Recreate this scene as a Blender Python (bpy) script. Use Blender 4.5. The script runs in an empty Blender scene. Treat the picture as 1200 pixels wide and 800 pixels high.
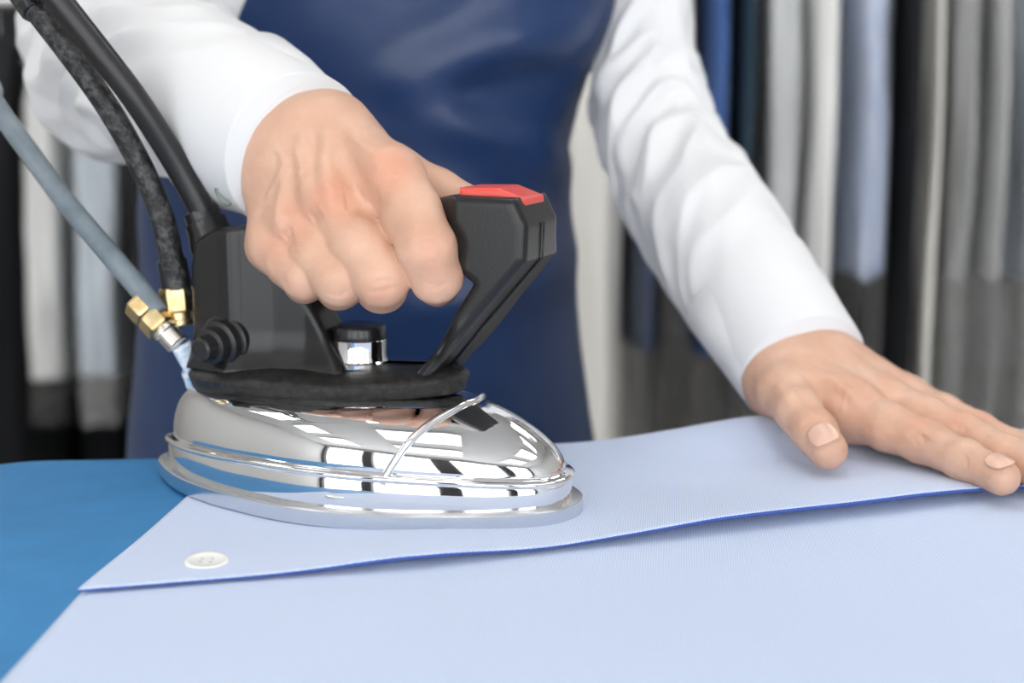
import bpy, bmesh, math, random
import numpy as np
from mathutils import Vector, Matrix, noise
from mathutils.bvhtree import BVHTree

# ------------------------------------------------------------------ camera, world, light
SC = bpy.context.scene
COL = SC.collection
PITCH = math.radians(10)
CAM = np.array([0.0, -0.629, 0.17765])
FPX = 1666.67
cd = bpy.data.cameras.new('camera'); cam = bpy.data.objects.new('camera', cd); COL.objects.link(cam)
cam.location = CAM.tolist(); cam.rotation_euler = (math.pi/2 - PITCH, 0, 0)
cd.lens = 50; cd.sensor_width = 36; cd.clip_start = 0.02
cd.dof.use_dof = True; cd.dof.focus_distance = 0.585; cd.dof.aperture_fstop = 6.3
SC.camera = cam
SC.view_settings.view_transform = 'Standard'; SC.view_settings.look = 'None'
SC.view_settings.gamma = 1.0; SC.view_settings.use_curve_mapping = False
SC.view_settings.exposure = 0.03

WORLD = 3.7          # daylight through the open shop front behind the camera
LAMP = 1.8            # ceiling panels
wd = bpy.data.worlds.new('world'); SC.world = wd; wd.use_nodes = True
wd.node_tree.nodes['Background'].inputs[0].default_value = (0.97, 0.985, 1.0, 1)
wd.node_tree.nodes['Background'].inputs[1].default_value = WORLD

# ------------------------------------------------------------------ pixel helpers (1200 x 800 frame)
_F = np.array([0, math.cos(PITCH), -math.sin(PITCH)]); _U = np.array([0, math.sin(PITCH), math.cos(PITCH)]); _R = np.array([1.0, 0, 0])
def ray(x, y): return _F + (x-600)/FPX*_R + (400-y)/FPX*_U
def atz(x, y, z):
    d = ray(x, y); return CAM + d*(z-CAM[2])/d[2]
def aty(x, y, Y):
    d = ray(x, y); return CAM + d*(Y-CAM[1])/d[1]
IRON_O = np.array([-0.0691, -0.0021, 0.0]); IRON_AX = np.array([0.9327, -0.3605, 0.0]); IRON_N = np.array([0.3605, 0.9327, 0.0])
def atiron(x, y, t):           # point of the vertical plane t metres behind the iron's middle plane
    d = ray(x, y); return CAM + d*(np.dot(IRON_O+IRON_N*t-CAM, IRON_N)/np.dot(d, IRON_N))

# ------------------------------------------------------------------ object helpers
WM = {}
def tag(o, label=None, cat=None, group=None, kind=None):
    if label: o['label'] = label
    if cat: o['category'] = cat
    if group: o['group'] = group
    if kind: o['kind'] = kind
    return o
def empty(name, loc, rz=0.0, label=None, cat=None, group=None):
    o = bpy.data.objects.new(name, None); COL.objects.link(o)
    o.location = tuple(float(v) for v in loc); o.rotation_euler = (0, 0, rz); o.empty_display_size = 0.05
    WM[o] = Matrix.Translation(o.location) @ Matrix.Rotation(rz, 4, 'Z')
    return tag(o, label, cat, group)
def mk(name, vs, fs, mat, parent=None, smooth=True, local=False, normals=None, attrs=None):
    me = bpy.data.meshes.new(name)
    M = WM.get(parent, Matrix.Identity(4)) if parent else Matrix.Identity(4)
    vs = np.asarray(vs, dtype=float)
    if parent and not local:
        Mi = np.array(M.inverted()); vs = vs @ Mi[:3, :3].T + Mi[:3, 3]
        if normals is not None: normals = normals @ Mi[:3, :3].T
    me.from_pydata(vs.tolist(), [], fs if isinstance(fs, list) else fs.tolist()); me.update()
    if smooth: me.polygons.foreach_set('use_smooth', [True]*len(me.polygons))
    if attrs:
        for k, a in attrs.items():
            at = me.attributes.new(k, 'FLOAT', 'POINT'); at.data.foreach_set('value', np.asarray(a, dtype=np.float32))
    if normals is not None:
        me.normals_split_custom_set_from_vertices(normals.tolist())
    me.materials.append(mat)
    o = bpy.data.objects.new(name, me); COL.objects.link(o)
    if parent: o.parent = parent
    WM[o] = M
    return o
def fixn(o):
    bm = bmesh.new(); bm.from_mesh(o.data); bmesh.ops.recalc_face_normals(bm, faces=bm.faces); bm.to_mesh(o.data); bm.free(); return o
def bevel(o, w, seg=2, ang=40):
    m = o.modifiers.new('bevel', 'BEVEL'); m.width = w; m.segments = seg; m.limit_method = 'ANGLE'; m.angle_limit = math.radians(ang)
    m.harden_normals = False; return o
def solid(o, t, off=-1):
    m = o.modifiers.new('solid', 'SOLIDIFY'); m.thickness = t; m.offset = off; return o
def autosm(o, deg=35):
    o.data.set_sharp_from_angle(angle=math.radians(deg)); return o
def boxv(x0, x1, y0, y1, z0, z1):
    vs = [(x, y, z) for x in (x0, x1) for y in (y0, y1) for z in (z0, z1)]
    fs = [(0,1,3,2),(4,6,7,5),(0,4,5,1),(2,3,7,6),(0,2,6,4),(1,5,7,3)]
    return vs, fs
def box(name, x0, x1, y0, y1, z0, z1, mat, parent=None, bev=0.0, local=False):
    vs, fs = boxv(x0, x1, y0, y1, z0, z1)
    o = mk(name, vs, fs, mat, parent, smooth=False, local=local)
    if bev: bevel(o, bev)
    return o
def loft(rings, close=True, cap0=True, cap1=True):
    n = len(rings[0]); vs = [tuple(p) for r in rings for p in r]; fs = []
    for i in range(len(rings)-1):
        for j in range(n if close else n-1):
            k = (j+1) % n
            fs.append((i*n+j, i*n+k, (i+1)*n+k, (i+1)*n+j))
    if cap0: fs.append(tuple(range(n-1, -1, -1)))
    if cap1: fs.append(tuple((len(rings)-1)*n+j for j in range(n)))
    return vs, fs
def cr(pts, per=8):            # Catmull-Rom through points
    P = [np.array(p, dtype=float) for p in pts]; P = [2*P[0]-P[1]] + P + [2*P[-1]-P[-2]]; out = []
    for i in range(1, len(P)-2):
        for k in range(per):
            t = k/per; a, b, c, d = P[i-1], P[i], P[i+1], P[i+2]
            out.append(0.5*(2*b + (c-a)*t + (2*a-5*b+4*c-d)*t*t + (3*b-a-3*c+d)*t**3))
    out.append(P[-2]); return out
def sweep(path, rad, n=24, disp=None, cap=True, frame0=None, sq=None):
    """tube along path (list of points) with radius rad[i]; returns verts, faces"""
    path = [np.array(p, dtype=float) for p in path]; m = len(path); rings = []
    T = [path[min(i+1, m-1)]-path[max(i-1, 0)] for i in range(m)]; T = [t/np.linalg.norm(t) for t in T]
    u = np.array(frame0 if frame0 is not None else ((0, 0, 1.0) if abs(T[0][2]) < .95 else (1.0, 0, 0))); u = u - T[0]*np.dot(u, T[0]); u /= np.linalg.norm(u)
    for i in range(m):
        u = u - T[i]*np.dot(u, T[i]); u /= np.linalg.norm(u); v = np.cross(T[i], u); r = rad[i] if hasattr(rad, '__len__') else rad
        ring = []
        for j in range(n):
            a = 2*math.pi*j/n; rr = r*(1.0 if sq is None else 1.0) + (disp(i/(m-1), a) if disp else 0)
            ring.append(path[i] + rr*(math.cos(a)*u + math.sin(a)*v))
        rings.append(ring)
    return loft(rings, True, cap, cap)
def revolve(p0, axis, prof, n=32):
    """prof list of (distance along axis, radius)"""
    ax = np.array(axis, dtype=float); ax /= np.linalg.norm(ax); p0 = np.array(p0, dtype=float)
    u = np.cross(ax, (0.0, 0.0, 1.0)); u = u if np.linalg.norm(u) > 1e-3 else np.array([1.0, 0, 0]); u /= np.linalg.norm(u); v = np.cross(ax, u)
    rings = [[p0 + ax*d + r*(math.cos(2*math.pi*j/n)*u + math.sin(2*math.pi*j/n)*v) for j in range(n)] for d, r in prof]
    return loft(rings)

# ------------------------------------------------------------------ signed distance modelling (hands, handle, body)
def smin(a, b, k):
    h = np.clip(0.5 + 0.5*(b-a)/k, 0, 1); return b + (a-b)*h - k*h*(1-h)
def cone(P, a, b, ra, rb):
    a = np.array(a, dtype=np.float32); b = np.array(b, dtype=np.float32); ab = b-a; L = float(ab@ab)
    t = np.clip(((P-a)@ab)/L, 0, 1)
    return np.linalg.norm(P - a - t[..., None]*ab, axis=-1) - (ra + (rb-ra)*t)
def ell(P, c, r):
    q = (P-np.array(c, dtype=np.float32))/np.array(r, dtype=np.float32); k = np.linalg.norm(q, axis=-1)
    return (k-1.0)*min(r)
def surfnet(fn, lo, hi, h):
    lo = np.array(lo, dtype=float); n = np.ceil((np.array(hi)-lo)/h).astype(int)+1
    g = np.stack(np.meshgrid(*[lo[i]+h*np.arange(n[i]) for i in range(3)], indexing='ij'), -1).astype(np.float32)
    V = fn(g).astype(np.float32); ins = V < 0
    c = [(i, j, k) for i in (0, 1) for j in (0, 1) for k in (0, 1)]
    sl = lambda A, o: A[o[0]:n[0]-1+o[0], o[1]:n[1]-1+o[1], o[2]:n[2]-1+o[2]]
    cnt = sum(sl(ins, o).astype(np.int8) for o in c); act = (cnt > 0) & (cnt < 8)
    idx = -np.ones(act.shape, dtype=np.int64); ijk = np.argwhere(act); idx[act] = np.arange(len(ijk))
    acc = np.zeros((len(ijk), 3)); w = np.zeros(len(ijk))
    cv = {o: V[ijk[:, 0]+o[0], ijk[:, 1]+o[1], ijk[:, 2]+o[2]] for o in c}
    for a in c:
        for ax in range(3):
            if a[ax]: continue
            b = tuple(a[d]+(d == ax) for d in range(3)); va, vb = cv[a], cv[b]; m = (va < 0) != (vb < 0)
            t = np.where(m, va/np.where(m, va-vb, 1), 0)
            for d in range(3): acc[:, d] += m*(a[d] + (t if d == ax else 0))
            w += m
    pos = lo + h*(ijk + acc/w[:, None])
    F = []
    for ax in range(3):
        o1, o2 = [(1, 2), (2, 0), (0, 1)][ax]
        s0 = [slice(None)]*3; s1 = [slice(None)]*3; s0[ax] = slice(0, n[ax]-1); s1[ax] = slice(1, n[ax])
        cr_ = ins[tuple(s0)] != ins[tuple(s1)]
        e = np.argwhere(cr_); e = e[(e[:, o1] > 0) & (e[:, o2] > 0) & (e[:, o1] < n[o1]-1) & (e[:, o2] < n[o2]-1)]
        fl = ins[tuple(e.T)]
        def cell(d1, d2):
            q = e.copy(); q[:, o1] -= d1; q[:, o2] -= d2; return idx[tuple(q.T)]
        A, B, C_, D = cell(1, 1), cell(0, 1), cell(0, 0), cell(1, 0)
        F.append(np.where(fl[:, None], np.stack([A, B, C_, D], 1), np.stack([A, D, C_, B], 1)))
    F = np.concatenate(F); F = F[(F >= 0).all(1)]
    # project on the surface and take normals from the field
    G = np.stack(np.gradient(V, h), -1)
    def samp(A, p):
        q = (p-lo)/h; i = np.clip(np.floor(q).astype(int), 0, n-2); f = q-i; r = 0
        for o in c:
            ww = np.prod(np.where(np.array(o) == 1, f, 1-f), 1); v = A[i[:, 0]+o[0], i[:, 1]+o[1], i[:, 2]+o[2]]
            r = r + (ww[:, None]*v if v.ndim > 1 else ww*v)
        return r
    for _ in range(2):
        gr = samp(G, pos); L2 = (gr**2).sum(1)+1e-6; d = samp(V, pos)
        pos = pos - np.clip(d/L2, -h*.5, h*.5)[:, None]*gr
    N = samp(G, pos); N /= np.linalg.norm(N, axis=1)[:, None]+1e-9
    return pos, F, N
def polysdf(x, z, poly):
    poly = np.array(poly); d = np.full(x.shape, 1e9); s = np.ones(x.shape)
    for i in range(len(poly)):
        a = poly[i]; b = poly[i-1]; ex, ez = b-a; wx, wz = x-a[0], z-a[1]
        t = np.clip((wx*ex+wz*ez)/(ex*ex+ez*ez), 0, 1); d = np.minimum(d, (wx-ex*t)**2+(wz-ez*t)**2)
        c1 = z >= a[1]; c2 = z < b[1]; c3 = ex*wz > ez*wx
        s = np.where((c1 & c2 & c3) | (~c1 & ~c2 & ~c3), -s, s)
    return s*np.sqrt(d)

# ------------------------------------------------------------------ materials
def mat(name, col, rough=0.5, metal=0.0, **kw):
    m = bpy.data.materials.new(name); m.use_nodes = True; b = m.node_tree.nodes['Principled BSDF']
    b.inputs['Base Color'].default_value = (*col, 1); b.inputs['Roughness'].default_value = rough; b.inputs['Metallic'].default_value = metal
    for k, v in kw.items(): b.inputs[k].default_value = v
    m['x'] = 0; del m['x']
    return m
def nd(m, t, **kw):
    n = m.node_tree.nodes.new(t)
    for k, v in kw.items():
        if k in n.inputs: n.inputs[k].default_value = v
        else: setattr(n, k, v)
    return n
def lk(m, a, ao, b, bi): m.node_tree.links.new(a.outputs[ao], b.inputs[bi])
def bs(m): return m.node_tree.nodes['Principled BSDF']
def add_noise_col(m, c1, c2, scale, detail=4, rough=0.6, stretch=None, lo=0.3, hi=0.7):
    tc = nd(m, 'ShaderNodeTexCoord'); n = nd(m, 'ShaderNodeTexNoise', Scale=scale, Detail=detail, Roughness=rough)
    if stretch:
        mp = nd(m, 'ShaderNodeMapping'); mp.inputs['Scale'].default_value = stretch; lk(m, tc, 'Object', mp, 'Vector'); lk(m, mp, 0, n, 'Vector')
    else: lk(m, tc, 'Object', n, 'Vector')
    r = nd(m, 'ShaderNodeValToRGB'); r.color_ramp.elements[0].position = lo; r.color_ramp.elements[1].position = hi
    r.color_ramp.elements[0].color = (*c1, 1); r.color_ramp.elements[1].color = (*c2, 1)
    lk(m, n, 'Fac', r, 'Fac'); lk(m, r, 'Color', bs(m), 'Base Color'); return n
def add_bump(m, scale, strength, dist=0.001, detail=3, stretch=None, kind='noise'):
    tc = nd(m, 'ShaderNodeTexCoord')
    n = nd(m, 'ShaderNodeTexNoise', Scale=scale, Detail=detail) if kind == 'noise' else nd(m, 'ShaderNodeTexVoronoi', Scale=scale)
    if stretch:
        mp = nd(m, 'ShaderNodeMapping'); mp.inputs['Scale'].default_value = stretch; lk(m, tc, 'Object', mp, 'Vector'); lk(m, mp, 0, n, 'Vector')
    else: lk(m, tc, 'Object', n, 'Vector')
    bp = nd(m, 'ShaderNodeBump', Strength=strength, Distance=dist)
    lk(m, n, 0, bp, 'Height'); lk(m, bp, 0, bs(m), 'Normal')

M_chrome = mat('chrome', (0.88, 0.88, 0.89), 0.035, 1.0)
M_steel = mat('brushed_steel', (0.74, 0.75, 0.77), 0.24, 1.0); add_bump(M_steel, 60, 0.06, 0.0004, stretch=(1, 1, 30))
M_bake = mat('black_bakelite', (0.011, 0.011, 0.0115), 0.27, **{'Specular IOR Level': .42}); add_bump(M_bake, 900, 0.12, 0.0003)
M_bakeworn = mat('worn_bakelite', (0.03, 0.03, 0.03), 0.40, **{'Specular IOR Level': .4}); add_noise_col(M_bakeworn, (0.012, 0.012, 0.012), (0.040, 0.039, 0.038), 320, 5, lo=0.42, hi=0.72); add_bump(M_bakeworn, 1100, 0.4, 0.0004)
M_blackplastic = mat('black_plastic', (0.012, 0.012, 0.013), 0.22)
M_rubber = mat('black_rubber', (0.014, 0.014, 0.015), 0.34); add_bump(M_rubber, 300, 0.25, 0.0004)
M_braid = mat('black_braid', (0.02, 0.02, 0.021), 0.5); add_noise_col(M_braid, (0.008, 0.008, 0.009), (0.10, 0.10, 0.098), 260, 6, lo=0.45, hi=0.75); add_bump(M_braid, 700, 0.6, 0.0006, kind='v')
M_greyhose = mat('grey_hose', (0.20, 0.24, 0.27), 0.42); add_noise_col(M_greyhose, (0.12, 0.155, 0.18), (0.22, 0.26, 0.29), 60, 4)
M_brass = mat('brass', (0.72, 0.53, 0.26), 0.33, 1.0); add_noise_col(M_brass, (0.55, 0.38, 0.16), (0.85, 0.70, 0.42), 120, 5); add_bump(M_brass, 350, 0.3, 0.0005)
M_nickel = mat('nickel', (0.80, 0.76, 0.70), 0.25, 1.0)
M_red = mat('red_plastic', (0.74, 0.085, 0.065), 0.35)
M_tubeblue = mat('blue_white_tube', (0.6, 0.75, 0.9), 0.3); add_noise_col(M_tubeblue, (0.13, 0.35, 0.68), (0.86, 0.90, 0.93), 70, 3, lo=0.4, hi=0.58)

M_cover = mat('blue_board_cover', (0.03, 0.22, 0.50), 0.62); add_noise_col(M_cover, (0.026, 0.205, 0.46), (0.034, 0.235, 0.53), 40, 5); add_bump(M_cover, 700, 0.2, 0.0004)
M_frame = mat('painted_metal', (0.45, 0.46, 0.47), 0.4, 0.3)

def cloth_weave(name, ca, cb, pitch, rough=0.85, sheen=0.2):
    m = mat(name, ca, rough); b = bs(m); b.inputs['Sheen Weight'].default_value = sheen
    tc = nd(m, 'ShaderNodeTexCoord'); mp = nd(m, 'ShaderNodeMapping'); mp.inputs['Rotation'].default_value = (0, 0, 0.9)
    mp.inputs['Scale'].default_value = (1/pitch, 1/pitch, 1/pitch)
    lk(m, tc, 'Object', mp, 'Vector')
    sx = nd(m, 'ShaderNodeSeparateXYZ'); lk(m, mp, 0, sx, 0)
    s1 = nd(m, 'ShaderNodeMath', operation='SINE'); s2 = nd(m, 'ShaderNodeMath', operation='SINE')
    lk(m, sx, 'X', s1, 0); lk(m, sx, 'Y', s2, 0)
    mu = nd(m, 'ShaderNodeMath', operation='MULTIPLY'); lk(m, s1, 0, mu, 0); lk(m, s2, 0, mu, 1)
    r = nd(m, 'ShaderNodeValToRGB'); r.color_ramp.elements[0].position = 0.25; r.color_ramp.elements[1].position = 0.6
    ad = nd(m, 'ShaderNodeMath', operation='MULTIPLY_ADD'); lk(m, mu, 0, ad, 0); ad.inputs[1].default_value = 0.5; ad.inputs[2].default_value = 0.5
    r.color_ramp.elements[0].color = (*ca, 1); r.color_ramp.elements[1].color = (*cb, 1)
    lk(m, ad, 0, r, 0); lk(m, r, 0, b, 'Base Color')
    bp = nd(m, 'ShaderNodeBump', Strength=0.25, Distance=0.0002); lk(m, ad, 0, bp, 'Height'); lk(m, bp, 0, b, 'Normal')
    return m
M_blueshirt = cloth_weave('light_blue_weave', (0.39, 0.52, 0.81), (0.67, 0.74, 0.88), 0.00022)
M_gapshade = mat('blue_gap_shade', (0.05, 0.10, 0.38), 0.8)  # dark blue stands for the shade in the gap under the flap
M_greyhole = mat('button_hole', (0.55, 0.56, 0.55), 0.6)
M_button = mat('white_button', (0.86, 0.87, 0.84), 0.25)
M_white = mat('white_cotton', (0.76, 0.76, 0.77), 0.8); add_bump(M_white, 900, 0.15, 0.0004); bs(M_white).inputs['Sheen Weight'].default_value = 0.15
M_apron = mat('navy_apron', (0.006, 0.030, 0.110), 0.36); add_noise_col(M_apron, (0.005, 0.027, 0.10), (0.008, 0.034, 0.12), 25, 4); add_bump(M_apron, 60, 0.25, 0.002, 4)
M_trouser = mat('dark_trousers', (0.02, 0.022, 0.03), 0.85)
M_shoe = mat('black_leather', (0.01, 0.01, 0.01), 0.3)
M_hair = mat('dark_hair', (0.03, 0.02, 0.015), 0.6)
def skinmat():
    m = mat('skin', (0.72, 0.45, 0.33), 0.46); b = bs(m)
    b.inputs['Subsurface Weight'].default_value = 0.10; b.inputs['Subsurface Radius'].default_value = (1.0, 0.35, 0.2); b.inputs['Subsurface Scale'].default_value = 0.004
    tc = nd(m, 'ShaderNodeTexCoord'); n = nd(m, 'ShaderNodeTexNoise', Scale=55, Detail=5); lk(m, tc, 'Object', n, 'Vector')
    r = nd(m, 'ShaderNodeValToRGB'); r.color_ramp.elements[0].position = 0.3; r.color_ramp.elements[1].position = 0.7
    r.color_ramp.elements[0].color = (0.61, 0.355, 0.245, 1); r.color_ramp.elements[1].color = (0.71, 0.445, 0.32, 1); lk(m, n, 'Fac', r, 'Fac')
    at = nd(m, 'ShaderNodeAttribute', attribute_name='red'); mx = nd(m, 'ShaderNodeMix', data_type='RGBA'); mx.inputs[7].default_value = (0.66, 0.27, 0.165, 1)
    lk(m, at, 'Fac', mx, 0); lk(m, r, 0, mx, 6); lk(m, mx, 2, b, 'Base Color')
    v = nd(m, 'ShaderNodeTexVoronoi', Scale=900); lk(m, tc, 'Object', v, 'Vector')
    n2 = nd(m, 'ShaderNodeTexNoise', Scale=170, Detail=3); lk(m, tc, 'Object', n2, 'Vector')
    ad = nd(m, 'ShaderNodeMath', operation='MULTIPLY_ADD'); lk(m, n2, 0, ad, 0); ad.inputs[1].default_value = 2.0; lk(m, v, 0, ad, 2)
    bp = nd(m, 'ShaderNodeBump', Strength=0.22, Distance=0.0004); lk(m, ad, 0, bp, 'Height'); lk(m, bp, 0, b, 'Normal')
    return m
M_skin = skinmat()
M_nail = mat('nail', (0.74, 0.47, 0.36), 0.3)
M_floor = mat('floor_tile', (0.30, 0.29, 0.28), 0.4); add_noise_col(M_floor, (0.26, 0.25, 0.24), (0.34, 0.33, 0.32), 6, 6)
M_wall = mat('wall_paint', (0.50, 0.48, 0.45), 0.9); add_bump(M_wall, 60, 0.1, 0.001)
M_wallw = mat('wall_paint_light', (0.62, 0.62, 0.61), 0.9); add_bump(M_wallw, 60, 0.1, 0.001)
M_ceil = mat('ceiling_paint', (0.75, 0.75, 0.75), 0.9)
M_dark = mat('dark_aluminium', (0.05, 0.05, 0.055), 0.4)
M_rail = mat('steel_rail', (0.6, 0.6, 0.6), 0.25, 1.0)
M_lampframe = mat('lamp_frame', (0.8, 0.8, 0.8), 0.4)
M_lamp = mat('lamp_diffuser', (1, 1, 1), 0.5); bs(M_lamp).inputs['Emission Color'].default_value = (1, 0.985, 0.96, 1); bs(M_lamp).inputs['Emission Strength'].default_value = LAMP
M_lamps = {}
for y_, k_ in ((-1.5, .5), (-.5, .8), (.55, 2.8), (2.0, 4.0)):      # unseen rear rows boosted to brighten the garments
    M_lamps[y_] = M_lamp.copy(); M_lamps[y_].name = 'lamp_diffuser_row'; bs(M_lamps[y_]).inputs['Emission Strength'].default_value = LAMP*k_
def filmmat(milk=.24):
    m = bpy.data.materials.new('clear_film'); m.use_nodes = True; t = m.node_tree; t.nodes.remove(t.nodes['Principled BSDF']); out = t.nodes['Material Output']
    tr = nd(m, 'ShaderNodeBsdfTransparent'); tr.inputs[0].default_value = (0.99, 0.99, 0.99, 1)
    gl = nd(m, 'ShaderNodeBsdfGlossy'); gl.inputs['Roughness'].default_value = 0.16
    df = nd(m, 'ShaderNodeBsdfDiffuse'); df.inputs[0].default_value = (0.9, 0.9, 0.9, 1)
    tc = nd(m, 'ShaderNodeTexCoord'); mp = nd(m, 'ShaderNodeMapping'); mp.inputs['Scale'].default_value = (14, 14, 3); lk(m, tc, 'Object', mp, 'Vector')
    n = nd(m, 'ShaderNodeTexNoise', Scale=1.6, Detail=5, Distortion=1.2); lk(m, mp, 0, n, 'Vector')
    bp = nd(m, 'ShaderNodeBump', Strength=1.0, Distance=0.02); lk(m, n, 0, bp, 'Height'); lk(m, bp, 0, gl, 'Normal'); lk(m, bp, 0, df, 'Normal')
    fr = nd(m, 'ShaderNodeLayerWeight', Blend=0.18); lk(m, bp, 0, fr, 'Normal')
    m1 = nd(m, 'ShaderNodeMixShader'); m1.inputs[0].default_value = milk; lk(m, tr, 0, m1, 1); lk(m, df, 0, m1, 2)
    m2 = nd(m, 'ShaderNodeMixShader'); lk(m, fr, 'Fresnel', m2, 0); lk(m, m1, 0, m2, 1); lk(m, gl, 0, m2, 2)
    lk(m, m2, 0, out, 'Surface'); return m
M_film = filmmat(.22); M_filmclear = filmmat(.05)

# ------------------------------------------------------------------ the room
FZ = -0.90
X0, X1, Y0, Y1, CZ = -2.6, 2.4, -2.4, 3.1, 1.80
def struct(name, *a):
    o = box(name, *a); o['kind'] = 'structure'; return o
struct('floor', X0-.1, X1+.1, Y0, Y1+.1, FZ-.1, FZ, M_floor)
struct('ceiling', X0-.1, X1+.1, Y0, Y1+.1, CZ, CZ+.1, M_ceil)
struct('wall_back', X0-.1, X1+.1, Y1, Y1+.1, FZ, CZ, M_wall)
struct('wall_left', X0-.1, X0, Y0, Y1, FZ, CZ, M_wallw)
struct('wall_right', X1, X1+.1, Y0, Y1, FZ, CZ, M_wallw)
# unseen shop front added for contrast in the chrome: sill, lintel, dark piers, openings
struct('wall_front', X0-.1, X1+.1, Y0-.12, Y0, FZ, FZ+.45, M_wall)
struct('trim_1', X0-.1, X1+.1, Y0-.12, Y0, CZ-.22, CZ, M_wallw)
for k_, px_ in enumerate((-2.6, -1.35, -.05, 1.2, 2.4)):
    struct('trim_%d' % (k_+2), px_-.10, px_+.10, Y0-.12, Y0, FZ+.45, CZ-.22, M_dark)
lampspots = [(x, y) for y in (-1.5, -0.5, 0.55, 2.0) for x in (-1.5, -0.1, 1.3)]
lampword = {-1.5: 'left', -0.1: 'middle', 1.3: 'right'}; lamprow = {-1.5: 'nearest the shop front', -0.5: 'in front of the ironing table', 0.55: 'added behind the person to brighten the garments', 2.0: 'by the back wall, boosted to brighten the garments'}
for x, y in lampspots:
    t = empty('ceiling_light', (x, y, CZ-.05), 0, 'white rectangular ceiling light panel, %s one %s' % (lampword[x], lamprow[y]), 'ceiling light', 'ceiling light panels')
    for (a, b, c, d) in ((-.32, .32, -.32, -.30), (-.32, .32, .30, .32), (-.32, -.30, -.30, .30), (.30, .32, -.30, .30)):
        box('frame', a, b, c, d, -.02, .05, M_lampframe, t, local=True)
    box('diffuser', -.30, .30, -.30, .30, -.01, .045, M_lamps[y], t, local=True)

# ------------------------------------------------------------------ ironing table (board turned 4.5 degrees)
BYAW = math.radians(4.5)
bo = np.array([-0.228, 0.055]); bd = np.array([math.cos(BYAW), math.sin(BYAW)]); bn = np.array([-bd[1], bd[0]])
def bpt(s, t, z): q = bo + bd*s + bn*t; return (q[0], q[1], z)
board = empty('ironing_table', (*bpt(.55, -.2, FZ)[:2], FZ), BYAW, 'blue padded ironing table with rounded corner under the shirt', 'ironing table')
def roundrect(s0, s1, t0, t1, r, n=10):
    out = []
    for cx, cy, a0 in ((s1-r, t1-r, 0), (s0+r, t1-r, 90), (s0+r, t0+r, 180), (s1-r, t0+r, 270)):
        for k in range(n+1):
            a = math.radians(a0+90*k/n); out.append((cx+r*math.cos(a), cy+r*math.sin(a)))
    return out
def slab(s0, s1, t0, t1, r, prof):
    return loft([[bpt(a, b, z) for a, b in roundrect(s0-i*-1, s1-i, t0+i, t1-i, max(r-i, .004))] for i, z in prof])
bs0, bs1, bt0, bt1 = -.055, 1.15, -.43, 0.0
vs, fs = slab(bs0, bs1, bt0, bt1, .055, [(.004, -.036), (0, -.032), (0, -.010), (.0012, -.005), (.004, -.002), (.009, -.0006), (.02, 0)])
mk('padded_cover', vs, fs, M_cover, board)
vs, fs = slab(bs0+.01, bs1-.01, bt0+.01, bt1-.01, .05, [(0, -.075), (0, -.034)])
bevel(mk('metal_tray', vs, fs, M_frame, board, smooth=False), .004)
for s, t in ((.1, -.08), (.1, -.36), (.98, -.08), (.98, -.36)):
    q = bpt(s, t, 0); vs, fs = sweep([(q[0], q[1], FZ), (q[0], q[1], -.07)], .018, 16); autosm(mk('leg', vs, fs, M_frame, board))
q0, q1 = bpt(.1, -.22, FZ+.2), bpt(.98, -.22, FZ+.2)
for (a, b) in ((.1, .1), (.98, .98)):
    vs, fs = sweep([bpt(a, -.36, FZ+.2), bpt(b, -.08, FZ+.2)], .012, 12); autosm(mk('crossbar', vs, fs, M_frame, board))
vs, fs = sweep([q0, q1], .012, 12); autosm(mk('stretcher', vs, fs, M_frame, board))

# ------------------------------------------------------------------ light blue shirt on the board
shirt = empty('dress_shirt', (.05, -.1, 0.0), 0, 'light blue woven dress shirt laid flat under the iron', 'shirt')
def topz(x, y):     # the surface the cloth follows: flat, then falling over the far edge of the board
    t = (np.array([x, y])-bo)@bn
    return (-.0008 if t < -.03 else -.0008) + (0 if t < -.008 else -((t+.008)**2)*22)
def edge_y(x):      # free edge of the upper panel
    X = [-.157, -.032, .069, .227, .5, .9]; Y = [-.1465, -.116, -.080, -.0195, .055, .12]; return float(np.interp(x, X, Y))
def left_x(y): return float(np.interp(y, [-.45, -.22, -.146, -.012, .2], [-.158, -.1555, -.1545, -.1425, -.125]))
def smooth(a, b, x): t = min(1, max(0, (x-a)/(b-a))); return t*t*(3-2*t)
# lower panel
vs = []; NU, NV = 120, 90
for i in range(NU+1):
    for j in range(NV+1):
        u = i/NU; v = j/NV
        y = -.56 + v*(.59)
        xl = left_x(y); x = xl + u**1.15*(.72-xl)
        z = .0006
        z += .0035*math.exp(-((x-.235+.9*(y+.215))/.014)**2)*smooth(-.12, -.20, y)      # soft crease, lower right
        z += .0004*noise.noise((x*9, y*13, 2))
        t = (np.array([x, y])-bo)@bn
        over = (bt0-.002)-t
        if over > 0:                      # hangs down over the near edge of the table
            k = over-min(over, .004); y += k; z -= max(k, .0)*1.0 + min(over, .004)*.3
            vs.append((x, y, z))
        else: vs.append((x, y, max(z, .0005)))
fs = [(i*(NV+1)+j, (i+1)*(NV+1)+j, (i+1)*(NV+1)+j+1, i*(NV+1)+j+1) for i in range(NU) for j in range(NV)]
solid(mk('lower_panel', vs, fs, M_blueshirt, shirt), .0003, -1)
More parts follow.
